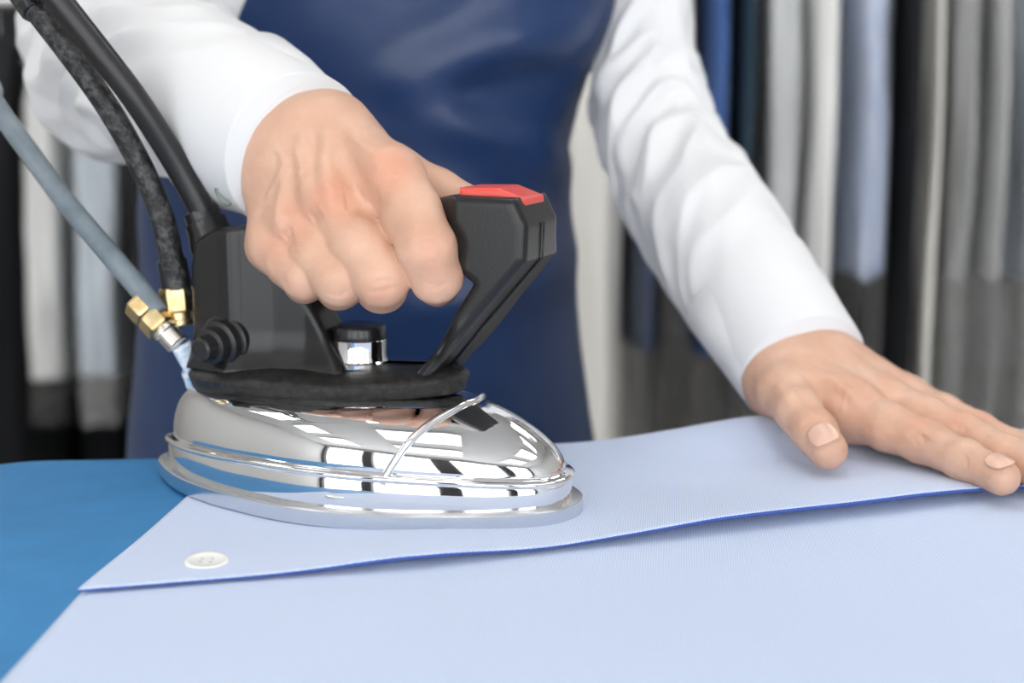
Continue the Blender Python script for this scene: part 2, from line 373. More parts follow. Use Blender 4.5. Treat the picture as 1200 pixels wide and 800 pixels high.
# upper panel
def upz(x, y, e):
    d = y-e
    lift = .0017 + .0030*math.exp(-((x+.035)/.035)**2) + .0046*smooth(.0, .09, x)*smooth(.30, .16, x)
    z = .0014 + lift*math.exp(-(d/.045)**2)*1.0
    t = (np.array([x, y])-bo)@bn
    z += .010*math.exp(-((x-.135)/.05)**2)*smooth(-.055, -.004, t)                     # bunched cloth in front of the wrist
    z += .003*smooth(.02, .08, x)*smooth(-.10, -.02, t)
    z += .0008*noise.noise((x*14, y*14, 7))*smooth(.03, .06, x)
    if t > -.004: z -= (t+.004)**2*40
    return z
vs = []; NU, NV = 200, 80; UE = []
for i in range(NU+1):
    for j in range(NV+1):
        u = i/NU; v = j/NV
        x0 = -.1545 + u**1.1*(.86); e = edge_y(x0)
        far = (bo[1]+(x0-bo[0])*math.tan(BYAW))+.05
        y = e + v*(far-e); x = x0 + (left_x(y)-left_x(e))*(1-u)**6
        if x0 < .0 and y > .02: pass
        vs.append((x, y, upz(x, y, e)))
    UE.append(np.array(vs[i*(NV+1)]))
fs = [(i*(NV+1)+j, (i+1)*(NV+1)+j, (i+1)*(NV+1)+j+1, i*(NV+1)+j+1) for i in range(NU) for j in range(NV)]
upper = solid(mk('upper_panel', vs, fs, M_blueshirt, shirt), .0004, -1)
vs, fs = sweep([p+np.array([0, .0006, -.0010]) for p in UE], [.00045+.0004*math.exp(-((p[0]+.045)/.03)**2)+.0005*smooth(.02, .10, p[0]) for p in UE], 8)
mk('gap_shadow_line', vs, fs, M_gapshade, shirt)  # thin tube paints the shadow line under the panel's free edge
bp_ = atz(242, 656, .0035); bz = .0018
bcen = np.array([bp_[0], bp_[1], bz])
vs, fs = revolve(bcen, (0.03, -.06, 1), [(0, .0068), (.0005, .0080), (.0013, .0084), (.0019, .0082), (.0022, .0074), (.0019, .0062), (.0016, .0056), (.0015, .002)], 40)
btn = mk('shirt_button', vs, fs, M_button, shirt)
for dx, dy in ((.0018, .0018), (-.0018, .0018), (.0018, -.0018), (-.0018, -.0018)):
    vs, fs = revolve(bcen+np.array([dx, dy, .0013]), (0, 0, 1), [(0, .0006), (.0005, .0006)], 10)
    mk('thread_hole', vs, fs, M_greyhole, btn)

# ------------------------------------------------------------------ the steam iron
IYAW = math.atan2(IRON_AX[1], IRON_AX[0])
ZI = 0.0018
iron = empty('steam_iron', (IRON_O[0], IRON_O[1], ZI), IYAW, 'chrome and black industrial steam iron pressing the blue shirt', 'iron')
def toI(p): q = np.array(p)-IRON_O; return np.array([q@IRON_AX, q@IRON_N, q[2]-ZI])
IL = .2079
SA = np.array((math.cos(math.radians(-24)), math.sin(math.radians(-24)), 0)); ST = atz(668, 606, ZI); SO = ST-SA*.101
_r = math.radians(-24)-IYAW; _t = toI(SO)
def s2i(vs): return [(p[0]*math.cos(_r)-p[1]*math.sin(_r)+_t[0], p[0]*math.sin(_r)+p[1]*math.cos(_r)+_t[1], p[2]) for p in vs]   # sole frame to handle frame
ctrl = [(-.2065, 0), (-.2055, .0062), (-.2015, .0140), (-.185, .0284), (-.166, .0396), (-.140, .0486), (-.102, .0550), (-.065, .0505), (-.032, .0378), (-.013, .0262), (-.0015, .0148), (.0018, .0058), (.0024, 0)]
near = cr([(x+.102, -w) for x, w in ctrl], 8)
near[0][1] = 0; near[-1][1] = 0
outl = near + [np.array([p[0], -p[1]]) for p in near[-2:0:-1]]
outl = [np.array(p) for p in outl]; NO = len(outl)
def offs(c, d):
    o = []
    for i in range(len(c)):
        t = c[(i+1) % len(c)]-c[i-1]; t /= np.linalg.norm(t); o.append(c[i] + d*np.array([t[1], -t[0]]))
    return o
def lev(c, z): return [(p[0], p[1], z(p[0]) if callable(z) else z) for p in c]
prof = [(-.0012, 0), (-.0003, .0003), (0, .0009), (0, .0066), (-.0003, .0070), (-.0009, .0072)]
vs, fs = loft([lev(offs(outl, a), z) for a, z in prof])
autosm(mk('soleplate', s2i(vs), fs, M_steel, iron, local=True), 30)
wall = offs(outl, -.0048)
def zr(x): u = min(1, max(0, x/IL+.5)); return .0150 + .0058*math.sin(math.pi*u)**.8
rings = [lev(wall, .0070)]
for a, dz in ((0, -.0016), (-.0002, -.0010)): rings.append(lev(offs(wall, a), lambda x, dz=dz: zr(x)+dz))
for a, dz in ((.0010, -.0004), (.0016, .0006), (.0012, .0016), (.0002, .0021), (-.0012, .0022), (-.0022, .0026)):
    rings.append(lev(offs(wall, a), lambda x, dz=dz: zr(x)+dz))
Rc = offs(wall, -.0026)
TOPZ = .0445 - ZI
for k in range(0, 29):
    ph = math.pi/2*k/28; ring = []
    for p, q in zip(Rc, outl):
        u = min(1, max(0, q[0]/IL+.5)); T = np.array([-.080+u*.139, q[1]*.56])
        c, s = math.cos(ph), math.sin(ph)
        nose = smooth(.45, 1.0, u); lin = .42*nose
        zz = (1-lin)*s + lin*(1-c)
        z0 = zr(p[0])+.0028; zt = TOPZ + .0030*smooth(0, 1, u)
        P = T+(p-T)*c; ring.append((P[0], P[1], z0+(zt-z0)*zz))
    rings.append(ring)
vs, fs = loft(rings)
housing = mk('chrome_housing', s2i(vs), fs, M_chrome, iron, local=True)
autosm(housing, 60)
bvh = BVHTree.FromPolygons([Vector(v) for v in vs], fs)
# chrome band that runs over the nose of the housing
band = []
for k in range(61):
    s = math.pi*k/60
    X = .0335+.0235*math.sin(s)**.9; Yb = -.0485*math.cos(s); Zb = .010+.06*math.sin(s)
    c = Vector((X-.01*math.sin(s), 0, .012)); d = (Vector((X, Yb, Zb))-c)
    hit = bvh.ray_cast(Vector((X, Yb*1.6, .012+(Zb-.010)*1.8)), (c+Vector((.01*math.sin(s), 0, 0))-Vector((X, Yb*1.6, .012+(Zb-.010)*1.8))).normalized())
    if hit[0]: band.append(np.array(hit[0])+np.array(hit[1])*.0002)
band = [b for b in band if b[2] > .0165]
band = cr(band[::3], 4)
vs, fs = sweep(band, .0017, 14); mk('trim_band', s2i(vs), fs, M_chrome, iron, local=True)

# black handle base
def lens(x0, x1, w, p=.62, n=40):
    side = []
    for k in range(n+1):
        a = math.pi*k/n; u = .5-.5*math.cos(a); side.append((x0+(x1-x0)*u, -w*math.sin(a)**p))
    return [np.array(q) for q in side] + [np.array((q[0], -q[1])) for q in side[-2:0:-1]]
def basecurve(x0, x1, w, n=48):
    side = []
    for k in range(n+1):
        u = .5-.5*math.cos(math.pi*k/n); q = float(np.interp(u, [0, .02, .06, .14, .30, .50, .70, .84, .93, .98, 1], [0, .42, .66, .86, 1.0, .98, .86, .70, .54, .34, 0]))
        side.append((x0+(x1-x0)*u, -w*q))
    for _ in range(3): side = [side[0]]+[((a[0]+2*b[0]+c[0])/4, (a[1]+2*b[1]+c[1])/4) for a, b, c in zip(side[:-2], side[1:-1], side[2:])]+[side[-1]]
    return [np.array(q) for q in side] + [np.array((q[0], -q[1])) for q in side[-2:0:-1]]
pl_ = basecurve(-.084, .0535, .0325)
def pz(z, k=.0050): return lambda x: z + k*smooth(-.01, .055, x)-ZI
vs, fs = loft([lev(offs(pl_, a), pz(z)) for a, z in ((-.008, .0428), (-.0040, .0430), (-.0020, .0440), (0, .0498), (-.0007, .0512), (-.0035, .0528), (-.009, .0546), (-.015, .0558))])
autosm(mk('handle_base', vs, fs, M_bakeworn, iron, local=True), 45)
pg = basecurve(-.079, .046, .026)
vs, fs = loft([lev(pg, pz(.038)), lev(pg, pz(.0436))]); autosm(mk('heat_shield', vs, fs, M_blackplastic, iron, local=True))
# riser, grip, front block and slanting leg in one moulding
arch = [(-.080, .052), (-.080, .098), (-.076, .111), (-.064, .1165), (-.050, .1185), (-.028, .123), (.0, .1265), (.030, .130), (.0535, .1350), (.0825, .1345), (.0878, .1240), (.0872, .1085),
        (.064, .0820), (.0405, .054), (.030, .050), (.034, .0570), (.0436, .0680), (.0640, .0985), (.0585, .1020), (.045, .1030), (.0, .0990), (-.020, .0965), (-.0240, .0920), (-.0200, .0870), (-.0075, .0660), (.0015, .0570), (.0, .052)]
def handle_sdf(P):
    x, y, z = P[..., 0], P[..., 1], P[..., 2]+ZI
    r = .0032
    d2 = polysdf(x[:, 0, :], z[:, 0, :], arch)[:, None, :] + r
    xs = [-.085, -.074, -.060, -.0535, -.049, -.035, -.02, .0, .045, .056, .095]; ts = [.0085, .0135, .0185, .0195, .0165, .0120, .0105, .0125, .0130, .0200, .0205]
    t = np.interp(x, xs, ts); t = t + .007*np.clip((.072-z)/.018, 0, 1)**2*(x < .012) + .002*np.clip((.085-z)/.03, 0, 1)*(x > .02)
    t = np.where(y > 0, t+.011*np.clip((.118-z)/.05, 0, 1)*np.clip((x-.02)/.015, 0, 1), t)
    w2 = np.abs(y)-(t-r)
    return np.minimum(np.maximum(d2, w2), 0)+np.sqrt(np.maximum(d2, 0)**2+np.maximum(w2, 0)**2)-r
ps, F, N = surfnet(handle_sdf, (-.088, -.029, .040), (.096, .038, .142), .0011)
mk('handle', ps, F, M_bake, iron, local=True, normals=N)
mid = [(.0885, 0, .1235), (.0879, 0, .1085), (.064, 0, .0812), (.0415, 0, .0548)]
vs, fs = sweep([np.array((a, b, c-ZI)) for a, b, c in mid], .0005, 8); mk('mould_seam', vs, fs, M_blackplastic, iron, local=True)
redp = [(.0548, .129), (.0550, .1378), (.0725, .1382), (.0842, .1340), (.0842, .126), (.070, .126)]
def red_sdf(P):
    x, y, z = P[..., 0], P[..., 1], P[..., 2]+ZI; r = .002
    d2 = polysdf(x[:, 0, :], z[:, 0, :], redp)[:, None, :]+r; w2 = np.abs(y)-(.0128-r)
    return np.minimum(np.maximum(d2, w2), 0)+np.sqrt(np.maximum(d2, 0)**2+np.maximum(w2, 0)**2)-r
ps, F, N = surfnet(red_sdf, (.047, -.018, .117), (.092, .018, .138), .0009)
mk('steam_button', ps, F, M_red, iron, local=True, normals=N)
# chrome knob with black cap
kz = .0580-ZI
vs, fs = revolve((.001, 0, kz-.002), (0, 0, 1), [(0, .0130), (.0026, .0130), (.0034, .0123), (.0060, .0119), (.0125, .0121), (.0130, .0116)], 48)
knob = autosm(mk('dial_knob', vs, fs, M_chrome, iron, local=True), 30)
vs, fs = revolve((.001, 0, kz+.0102), (0, 0, 1), [(0, .0118), (.0006, .0120), (.0056, .0119), (.0066, .0112), (.0070, .0095)], 48)
autosm(mk('cap', vs, fs, M_blackplastic, knob, local=True), 40)
# round stepped plug on the rear of the handle
pa = toI(atiron(268, 399, -.0140)); pb = toI(atiron(231, 411, -.036)); axp = pb-pa
vs, fs = revolve(pa-axp*.12, axp, [(-.006, .0125), (.006, .0125), (.0068, .0118), (.0070, .0108), (.0110, .0106), (.0114, .0098), (.0117, .0084), (.0165, .0080), (.0170, .0060), (.0225, .0052), (.0235, .0042)], 36)
autosm(mk('terminal_plug', vs, fs, M_rubber, iron, local=True), 35)
# power cable with boot
def path(pts, per=10): return cr([atiron(*p) for p in pts], per)
tail1 = [(-.34, -.02, .50), (-.42, .0, .9), (-.45, .02, 1.35)]
cab = [atiron(*p) for p in [(248, 282, .004), (236, 246, .002), (207, 192, -.004), (160, 118, -.016), (108, 50, -.026), (58, -14, -.034), (0, -90, -.04)]] + [np.array(q) for q in tail1]
pth = cr(cab, 10); vs, fs = sweep(pth, .0060, 24); mk('power_cable', vs, fs, M_rubber, iron)
g0, g1 = atiron(262, 312, .004), atiron(232, 240, .004); gd = g1-g0
vs, fs = revolve(g0, gd, [(0, .0115), (.012, .0115), (.018, .0100), (.0225, .0096), (.0230, .0086), (.0275, .0084), (.0282, .0072)], 28)
autosm(mk('cable_boot', vs, fs, M_blackplastic, iron), 35)
# braided steam hose
hs = [atiron(*p) for p in [(213, 352, -.004), (203, 312, -.006), (191, 258, -.008), (168, 200, -.010), (128, 128, -.016), (84, 66, -.022), (38, 6, -.028), (-10, -60, -.032)]] + [np.array(q)+np.array([-.03, 0, 0]) for q in tail1]
pth = cr(hs, 10); rad = [.0054 if i > 20 else .0056 for i in range(len(pth))]
vs, fs = sweep(pth, rad, 24); mk('steam_hose', vs, fs, M_braid, iron)
c0, c1 = atiron(208, 338, -.004), atiron(199, 296, -.004)
vs, fs = revolve(c0, c1-c0, [(0, .0072), (.013, .0070), (.0138, .0062), (.0142, .0056)], 24); autosm(mk('hose_collar', vs, fs, M_rubber, iron), 35)
# grey water hose
gh = [atiron(*p) for p in [(186, 368, -.014), (168, 344, -.014), (128, 297, -.013), (80, 240, -.010), (34, 178, -.006), (-8, 118, .0), (-60, 30, .006)]] + [np.array(q)+np.array([-.07, 0, -.05]) for q in tail1]
pth = cr(gh, 10); vs, fs = sweep(pth, .0050, 24); mk('water_hose', vs, fs, M_greyhose, iron)
for (pa_, pb_, t_, r_) in (((64, -6), (56, -16), -.034, .0066), ((42, 12), (34, 1), -.028, .0061)):
    b0, b1 = atiron(*pa_, t_), atiron(*pb_, t_); vs, fs = revolve(b0, b1-b0, [(0, r_-.0008), (.0006, r_), (.0050, r_), (.0056, r_-.0008)], 24); autosm(mk('hose_band', vs, fs, M_blackplastic, iron), 35)
# brass fittings
def hexnut(name, p, q, prof, m=M_brass, n=6):
    vs, fs = revolve(p, q-p, prof, n); return autosm(bevel(mk(name, vs, fs, m, iron, smooth=False), .0007, 2, 25), 30)
f0, f1 = atiron(160, 352, -.014), atiron(228, 424, -.014)
hexnut('brass_nut', f0, f1, [(0, .0072), (.0009, .0080), (.0085, .0080), (.0094, .0072)])
hexnut('brass_nut', f0+(f1-f0)/np.linalg.norm(f1-f0)*.0098, f1+(f1-f0), [(0, .0074), (.0009, .0080), (.0080, .0080), (.0088, .0074)])
vs, fs = revolve(f0, f1-f0, [(.0180, .0056), (.0200, .0062), (.0215, .0062), (.0220, .0055), (.0290, .0055), (.0296, .0046)], 24)
autosm(mk('nickel_sleeve', vs, fs, M_nickel, iron), 35)
h0, h1 = atiron(206, 336, -.004), atiron(212, 385, -.004)
hexnut('brass_nut', h0, h1, [(0, .0076), (.0009, .0084), (.0110, .0084), (.0119, .0076)])
vs, fs = revolve(h0, h1-h0, [(.0115, .0062), (.0150, .0062), (.0154, .0068), (.0175, .0068), (.018, .006)], 24)
autosm(mk('brass_elbow', vs, fs, M_brass, iron), 35)
tb = [atiron(*p) for p in [(212, 404, -.013), (221, 420, -.010), (230, 436, -.006), (234, 452, -.002), (229, 470, .0), (222, 490, .0)]]
vs, fs = sweep(cr(tb, 8), [.0048]*14+[.0066]*10+[.0052]*40, 18); mk('inlet_tube', vs, fs, M_tubeblue, iron)

# ------------------------------------------------------------------ the person
BX = -0.10
person = empty('person', (BX, .36, FZ), 0, 'person in white shirt and navy apron holding the iron and smoothing the cloth', 'person')
RINGS = [(-.36, -.10, .365, .170, .120), (-.20, -.10, .36, .166, .118), (-.05, -.106, .35, .147, .110), (.08, -.106, .345, .136, .104), (.14, -.106, .34, .132, .104), (.24, -.098, .335, .160, .112), (.32, -.096, .335, .172, .118), (.42, -.095, .345, .178, .115), (.48, -.095, .355, .150, .095), (.52, -.095, .36, .090, .07)]
RA = np.array(RINGS)
def tor(z): return [float(np.interp(z, RA[:, 0], RA[:, k])) for k in range(1, 5)]
def torpt(z, th, off): xc, yc, a, b = tor(z); return np.array((xc+(a+off)*math.sin(th), yc-(b+off)*math.cos(th), z))

# --- hands
GRIPTILT = 0
def hand_right():
    I = lambda x, y, t: atiron(x, y, t)
    fing = [
        [(I(459, 211, -.006), .0140), (I(482, 250, -.018), .0127), (I(500, 290, -.0265), .0120), (I(511, 324, -.0215), .0106), (I(513, 333, -.004), .0096)],
        [(I(392, 243, -.010), .0138), (I(422, 287, -.022), .0128), (I(447, 326, -.0285), .0116), (I(447, 336, -.012), .0108), (I(440, 330, .008), .0098)],
        [(I(350, 266, -.010), .0128), (I(375, 302, -.021), .0118), (I(398, 327, -.0270), .0108), (I(398, 334, -.011), .0102), (I(392, 328, .008), .0092)],
        [(I(321, 287, -.010), .0116), (I(340, 308, -.019), .0104), (I(357, 324, -.0240), .0096), (I(357, 330, -.010), .0090), (I(352, 325, .006), .0082)]]
    wi, wl = I(388, 160, .010), I(330, 205, .006)
    thumb = [(I(400, 178, .016), .0175), (I(462, 208, .024), .0140), (I(512, 228, .026), .0112), (I(545, 240, .024), .0095)]
    elbow = np.array((-.234, .228, .190))
    return fing, (wi, wl), thumb, elbow, np.array([0, 0, 1.0])
def hand_sdf(fing, w, thumb, elbow, extra, kf=.0009):
    def f(P):
        wi, wl = w; wc = (wi+wl)/2
        palm = cone(P, wi, fing[0][0][0], .0175, .0135)
        wm1 = wi*.67+wl*.33; wm2 = wi*.33+wl*.67
        palm = smin(palm, cone(P, wm1, fing[1][0][0], .0180, .0132), .012)
        palm = smin(palm, cone(P, wm2, fing[2][0][0], .0180, .0124), .012)
        palm = smin(palm, cone(P, wl, fing[3][0][0], .0165, .0112), .012)
        fd = (elbow-wc); fd = fd/np.linalg.norm(fd)
        palm = smin(palm, cone(P, wi*.72+wl*.28, wc+fd*.10+(wi-wl)*.15, .0185, .0200), .016)
        palm = smin(palm, cone(P, wl*.72+wi*.28, wc+fd*.10-(wi-wl)*.15, .0185, .0200), .016)
        for (a, b, ra, rb, k) in extra: palm = smin(palm, cone(P, a, b, ra, rb), k)
        D = None
        for ch in fing:
            d = None
            for (a, ra), (b, rb) in zip(ch[:-1], ch[1:]):
                c = cone(P, a, b, ra, rb); d = c if d is None else smin(d, c, .0035)
            D = d if D is None else smin(D, d, kf)
        t = None
        for (a, ra), (b, rb) in zip(thumb[:-1], thumb[1:]):
            c = cone(P, a, b, ra, rb); t = c if t is None else smin(t, c, .004)
        palm = smin(palm, cone(P, w[0], thumb[0][0], .014, thumb[0][1]), .014)
        D = smin(D, palm, .0060)
        D = smin(D, t, .0045)
        return D
    return f
def hand_mesh(args, extra, lo, hi, h=.0013, reds=(), lines=()):
    fing, w, thumb, elbow, _ = args
    ps, F, N = surfnet(hand_sdf(fing, w, thumb, elbow, extra), lo, hi, h)
    red = np.zeros(len(ps))
    for c, r, a in reds: red = np.maximum(red, a*np.exp(-((ps-np.array(c))**2).sum(1)/(r*r)))
    base = ps.copy(); fac = ((CAM-base)*N).sum(1)
    def snap(px, py):          # the skin point seen at a pixel of the photograph
        d = ray(px, py); d = d/np.linalg.norm(d); v = base-CAM; t = v@d; m = np.linalg.norm(v-t[:, None]*d, axis=1)
        k = np.where((m < .0022) & (fac > 0))[0]
        if len(k) == 0: return None
        return base[k[np.argmin(t[k])]]
    dis = np.zeros(len(ps))
    for pts, wdt, dep in lines:          # creases (negative), tendons and veins (positive) along the skin
        P = [snap(*p) for p in pts]; P = [p for p in P if p is not None]
        if len(P) < 2: continue
        C_ = cr(P, 4) if len(P) > 2 else P
        dm = np.full(len(ps), 9.0); L = len(C_)-1; tt = np.zeros(len(ps))
        for q, (a, b) in enumerate(zip(C_[:-1], C_[1:])):
            ab = b-a; t = np.clip(((base-a)@ab)/(ab@ab+1e-12), 0, 1); e = np.linalg.norm(base-a-t[:, None]*ab, axis=1); k = e < dm
            dm[k] = e[k]; tt[k] = (q+t[k])/L
        dis += dep*np.exp(-(dm/wdt)**2)*np.clip(np.sin(np.pi*np.clip(tt*.9+.05, 0, 1))*2.2, 0, 1)
    sel = np.where(fac > -.02)[0]
    for k in sel:
        p = base[k]; dis[k] += .00028*noise.noise(Vector(p*190)) + .00040*noise.noise(Vector(p*75))
    ps = base+N*dis[:, None]
    # new normals after the displacement
    fn = np.cross(ps[F[:, 2]]-ps[F[:, 0]], ps[F[:, 3]]-ps[F[:, 1]]); N2 = np.zeros_like(ps)
    for c in range(4): np.add.at(N2, F[:, c], fn)
    N2 /= np.linalg.norm(N2, axis=1)[:, None]+1e-12
    return ps, F, N2, red
RH = hand_right()
I = atiron
def bump(c, r): return (np.array(c), np.array(c)+np.array([.001, 0, 0]), r, r, .008)
extraR = [bump(I(456, 200, -.014), .0085), bump(I(386, 232, -.019), .0080), bump(I(344, 258, -.018), .0072), bump(I(317, 282, -.016), .0065),
          (I(385, 170, -.006), I(384, 226, -.018), .004, .0055, .010), (I(360, 185, -.008), I(342, 250, -.017), .004, .0050, .010), (I(405, 165, -.003), I(450, 195, -.014), .004, .0055, .010)]
redsR = [(I(456, 200, -.02), .011, .75), (I(384, 228, -.03), .012, .7), (I(344, 256, -.03), .010, .45), (I(316, 282, -.03), .009, .4), (I(506, 293, -.04), .009, .4), (I(447, 345, -.04), .008, .35)]
pts = np.array([p for ch in RH[0] for p, r in ch]+list(RH[1])+[p for p, r in RH[2]]+[RH[3]*.4+(RH[1][0]+RH[1][1])*.3])
loR, hiR = pts.min(0)-.032, pts.max(0)+.032
psR, FR, NR, redR = hand_mesh(RH, extraR, loR, hiR, .0010, redsR, [
    ([(486, 281), (505, 277), (524, 283)], .0011, -.0007), ([(484, 291), (505, 287), (528, 292)], .0012, -.0008), ([(488, 301), (506, 298), (527, 301)], .0010, -.0006),
    ([(498, 336), (514, 341), (530, 335)], .0010, -.0006), ([(430, 349), (448, 346), (468, 342)], .0010, -.0007), ([(383, 350), (400, 349), (414, 346)], .0009, -.0006), ([(436, 338), (450, 334), (466, 331)], .0010, -.0005),
    ([(442, 194), (452, 204), (466, 206)], .0012, -.0005), ([(446, 184), (458, 192), (472, 196)], .0012, -.0004),
    ([(352, 150), (345, 185), (352, 240)], .0032, .0013), ([(378, 145), (380, 180), (386, 222)], .0034, .0014), ([(328, 180), (326, 215), (322, 270)], .0030, .0011), ([(406, 140), (428, 165), (450, 190)], .0035, .0012),
    ([(365, 150), (362, 190), (368, 235)], .0038, -.0012), ([(395, 150), (404, 185), (418, 215)], .0042, -.0013), ([(338, 190), (336, 220), (336, 250)], .0034, -.0010),
    ([(318, 170), (330, 192), (318, 214), (306, 236)], .0016, .0008), ([(338, 172), (352, 188), (346, 205)], .0014, .0007),
    ([(405, 236), (422, 236), (440, 232)], .0060, -.0018), ([(360, 262), (366, 258), (372, 252)], .0045, -.0013), ([(330, 285), (334, 279), (338, 272)], .0040, -.0011)])

def hand_left():
    Z = lambda x, y, z: atz(x, y, z)
    fing = [
        [(Z(1000, 484, .0225), .0128), (Z(1042, 501, .0202), .0112), (Z(1080, 516, .0175), .0102), (Z(1130, 538, .0150), .0090), (Z(1174, 559, .0130), .0078)],
        [(Z(1036, 473, .0245), .0126), (Z(1082, 490, .0225), .0112), (Z(1125, 508, .0195), .0102), (Z(1178, 533, .0160), .0091), (Z(1222, 554, .0135), .0079)]]
    fing.append([(aty(px, py, fing[1][k][0][1]+.019), r) for k, (px, py, r) in enumerate([(1054, 468, .0120), (1102, 488, .0106), (1148, 508, .0096), (1202, 534, .0086), (1240, 553, .0075)])])
    fing.append([(aty(px, py, fing[1][k][0][1]+.036), r) for k, (px, py, r) in enumerate([(1062, 466, .0110), (1106, 485, .0096), (1146, 503, .0086), (1186, 522, .0078), (1216, 538, .0068)])])
    wi = Z(916, 447, .0300); wl = aty(972, 428, wi[1]+.012)
    thumb = [(Z(917, 458, .0310), .0125), (Z(936, 482, .0262), .0108), (Z(954, 505, .0205), .0102), (Z(970, 527, .0152), .0090)]
    elbow = np.array((.100, .285, .145))
    return fing, (wi, wl), thumb, elbow, np.array([0, 0, 1.0])
LH = hand_left()
ptsL = np.array([p for ch in LH[0] for p, r in ch]+list(LH[1])+[p for p, r in LH[2]]+[LH[3]*.4+(LH[1][0]+LH[1][1])*.3])
extraL = [(LH[1][0]*.6+LH[1][1]*.4, LH[0][0][0][0]+np.array([0, 0, .002]), .010, .009, .014)]
redsL = [(LH[0][k][j][0]+np.array([0, -.003, .009]), .009, .4) for k in range(3) for j in (0, 2)] + [(LH[2][2][0]+np.array([0, -.004, .008]), .008, .3)]
psL, FL, NL, redL = hand_mesh(LH, extraL, ptsL.min(0)-.030, ptsL.max(0)+.030, .0010, redsL, [
    ([(931, 448), (948, 466), (966, 482)], .0016, -.0013), ([(1060, 505), (1066, 512), (1070, 522)], .0011, -.0006), ([(1067, 502), (1074, 509), (1079, 519)], .0012, -.0007), ([(1075, 503), (1081, 510), (1085, 520)], .0010, -.0005),
    ([(1113, 490), (1120, 496), (1125, 504)], .0012, -.0007), ([(1121, 492), (1128, 498), (1132, 506)], .0011, -.0006), ([(1122, 532), (1127, 538), (1129, 546)], .0010, -.0005),
    ([(940, 492), (951, 488), (962, 489)], .0011, -.0006), ([(944, 500), (955, 496), (966, 497)], .0011, -.0006),
    ([(945, 425), (975, 440), (1005, 468)], .0035, .0012), ([(965, 420), (1000, 438), (1032, 462)], .0035, .0011), ([(950, 440), (975, 455), (990, 470)], .0040, -.0012), ([(985, 440), (1010, 456), (1022, 470)], .0035, -.0010),
    ([(982, 480), (986, 462), (1000, 448)], .0013, .0006), ([(905, 445), (915, 462), (928, 470)], .0030, .0008)])

# --- the rest of the body, under the clothes
SHL, SHR = np.array((.062, .36, .44)), np.array((-.245, .365, .44))
ELL, ELR = LH[3], RH[3]
WCL, WCR = (LH[1][0]+LH[1][1])/2, (RH[1][0]+RH[1][1])/2
HEADC = np.array((-.10, .30, .70))
def body_sdf(P):
    d = ell(P, (BX, .345, .33), (.150, .098, .22)); d = smin(d, ell(P, (BX, .35, .0), (.13, .09, .25)), .06)
    d = smin(d, cone(P, SHL-np.array((.02, 0, .01)), SHR+np.array((.02, 0, -.01)), .045, .045), .05)
    for s, k, e, w in ((SHL, (.084, .335, .26), (.091, .290, .158), WCL), (SHR, (-.246, .305, .30), ELR, WCR)):
        e = np.array(e); d = smin(d, cone(P, s, k, .030, .021), .02); d = smin(d, cone(P, k, e, .021, .023), .015); d = smin(d, cone(P, e, e+(w-e)*.72, .023, .021), .015)
    d = smin(d, cone(P, (BX, .35, .46), (BX, .33, .60), .055, .050), .03)
    h = ell(P, HEADC+np.array((0, .012, .02)), (.074, .094, .100)); h = smin(h, ell(P, HEADC+np.array((0, -.022, -.050)), (.054, .064, .062)), .03)
    h = smin(h, cone(P, HEADC+np.array((0, -.085, .018)), HEADC+np.array((0, -.104, -.018)), .008, .013), .012)
    h = smin(h, ell(P, HEADC+np.array((0, -.082, -.056)), (.024, .010, .008)), .008)
    for s in (-1, 1):
        h = smin(h, ell(P, HEADC+np.array((s*.076, .010, .0)), (.012, .022, .034)), .008)
        h = smin(h, cone(P, HEADC+np.array((s*.012, -.084, .034)), HEADC+np.array((s*.046, -.072, .034)), .008, .007), .010)
        h = np.maximum(h, -ell(P, HEADC+np.array((s*.032, -.094, .012)), (.016, .012, .010)))
        h = np.minimum(h, ell(P, HEADC+np.array((s*.032, -.074, .012)), (.014, .014, .012)))
    d = smin(d, h, .02)
    for s in (-1, 1):
        d = smin(d, cone(P, (BX+s*.085, .36, -.10), (BX+s*.095, .37, -.45), .075, .052), .03); d = smin(d, cone(P, (BX+s*.095, .37, -.45), (BX+s*.10, .39, -.84), .050, .036), .02)
    return d
psB, FB, NB = surfnet(body_sdf, (-.36, .0, FZ+.01), (.17, .48, .84), .0075)
# trim the hand meshes where they run inside the sleeves' arms: they simply overlap under the cloth
PS = np.concatenate([psB, psR, psL]); FF = np.concatenate([FB, FR+len(psB), FL+len(psB)+len(psR)]); NN = np.concatenate([NB, NR, NL])
body = mk('body', PS, FF, M_skin, person, normals=NN, attrs={'red': np.concatenate([np.zeros(len(psB)), redR, redL])})
# nails
def nail(name, base, tip, up, w, r, s0=-.0075, s1=.0052, e=.0009):
    base = np.array(base); tip = np.array(tip); ax = tip-base; ax /= np.linalg.norm(ax); up = np.array(up, dtype=float); up -= ax*(up@ax); up /= np.linalg.norm(up); sd = np.cross(ax, up)
    vs = []; NI, NJ = 12, 14
    for i in range(NI+1):
        for j in range(NJ+1):
            a = -1+2*i/NI; b = -1+2*j/NJ
            x = a*math.sqrt(1-b*b/2.6)*w; q = b*math.sqrt(1-a*a/2.6); sl = s0+(s1-s0)*(q+1)/2
            R_ = r+e; R_ = math.sqrt(max(R_*R_-(max(0, sl)*.92)**2, 1e-8)); ang = x/r
            vs.append(tip+ax*sl + sd*(R_*math.sin(ang)) + up*(R_*math.cos(ang)))
    fs = [(i*(NJ+1)+j, (i+1)*(NJ+1)+j, (i+1)*(NJ+1)+j+1, i*(NJ+1)+j+1) for i in range(NI) for j in range(NJ)]
    o = mk(name, vs, fs, M_nail, body); solid(fixn(o), .0005, 0); return o
t2, t3 = LH[2][2][0], LH[2][3][0]
nail('fingernail', t2, t3, (-.35, -.55, 1.0), .0068, LH[2][3][1], -.0078, .0058, .0011)
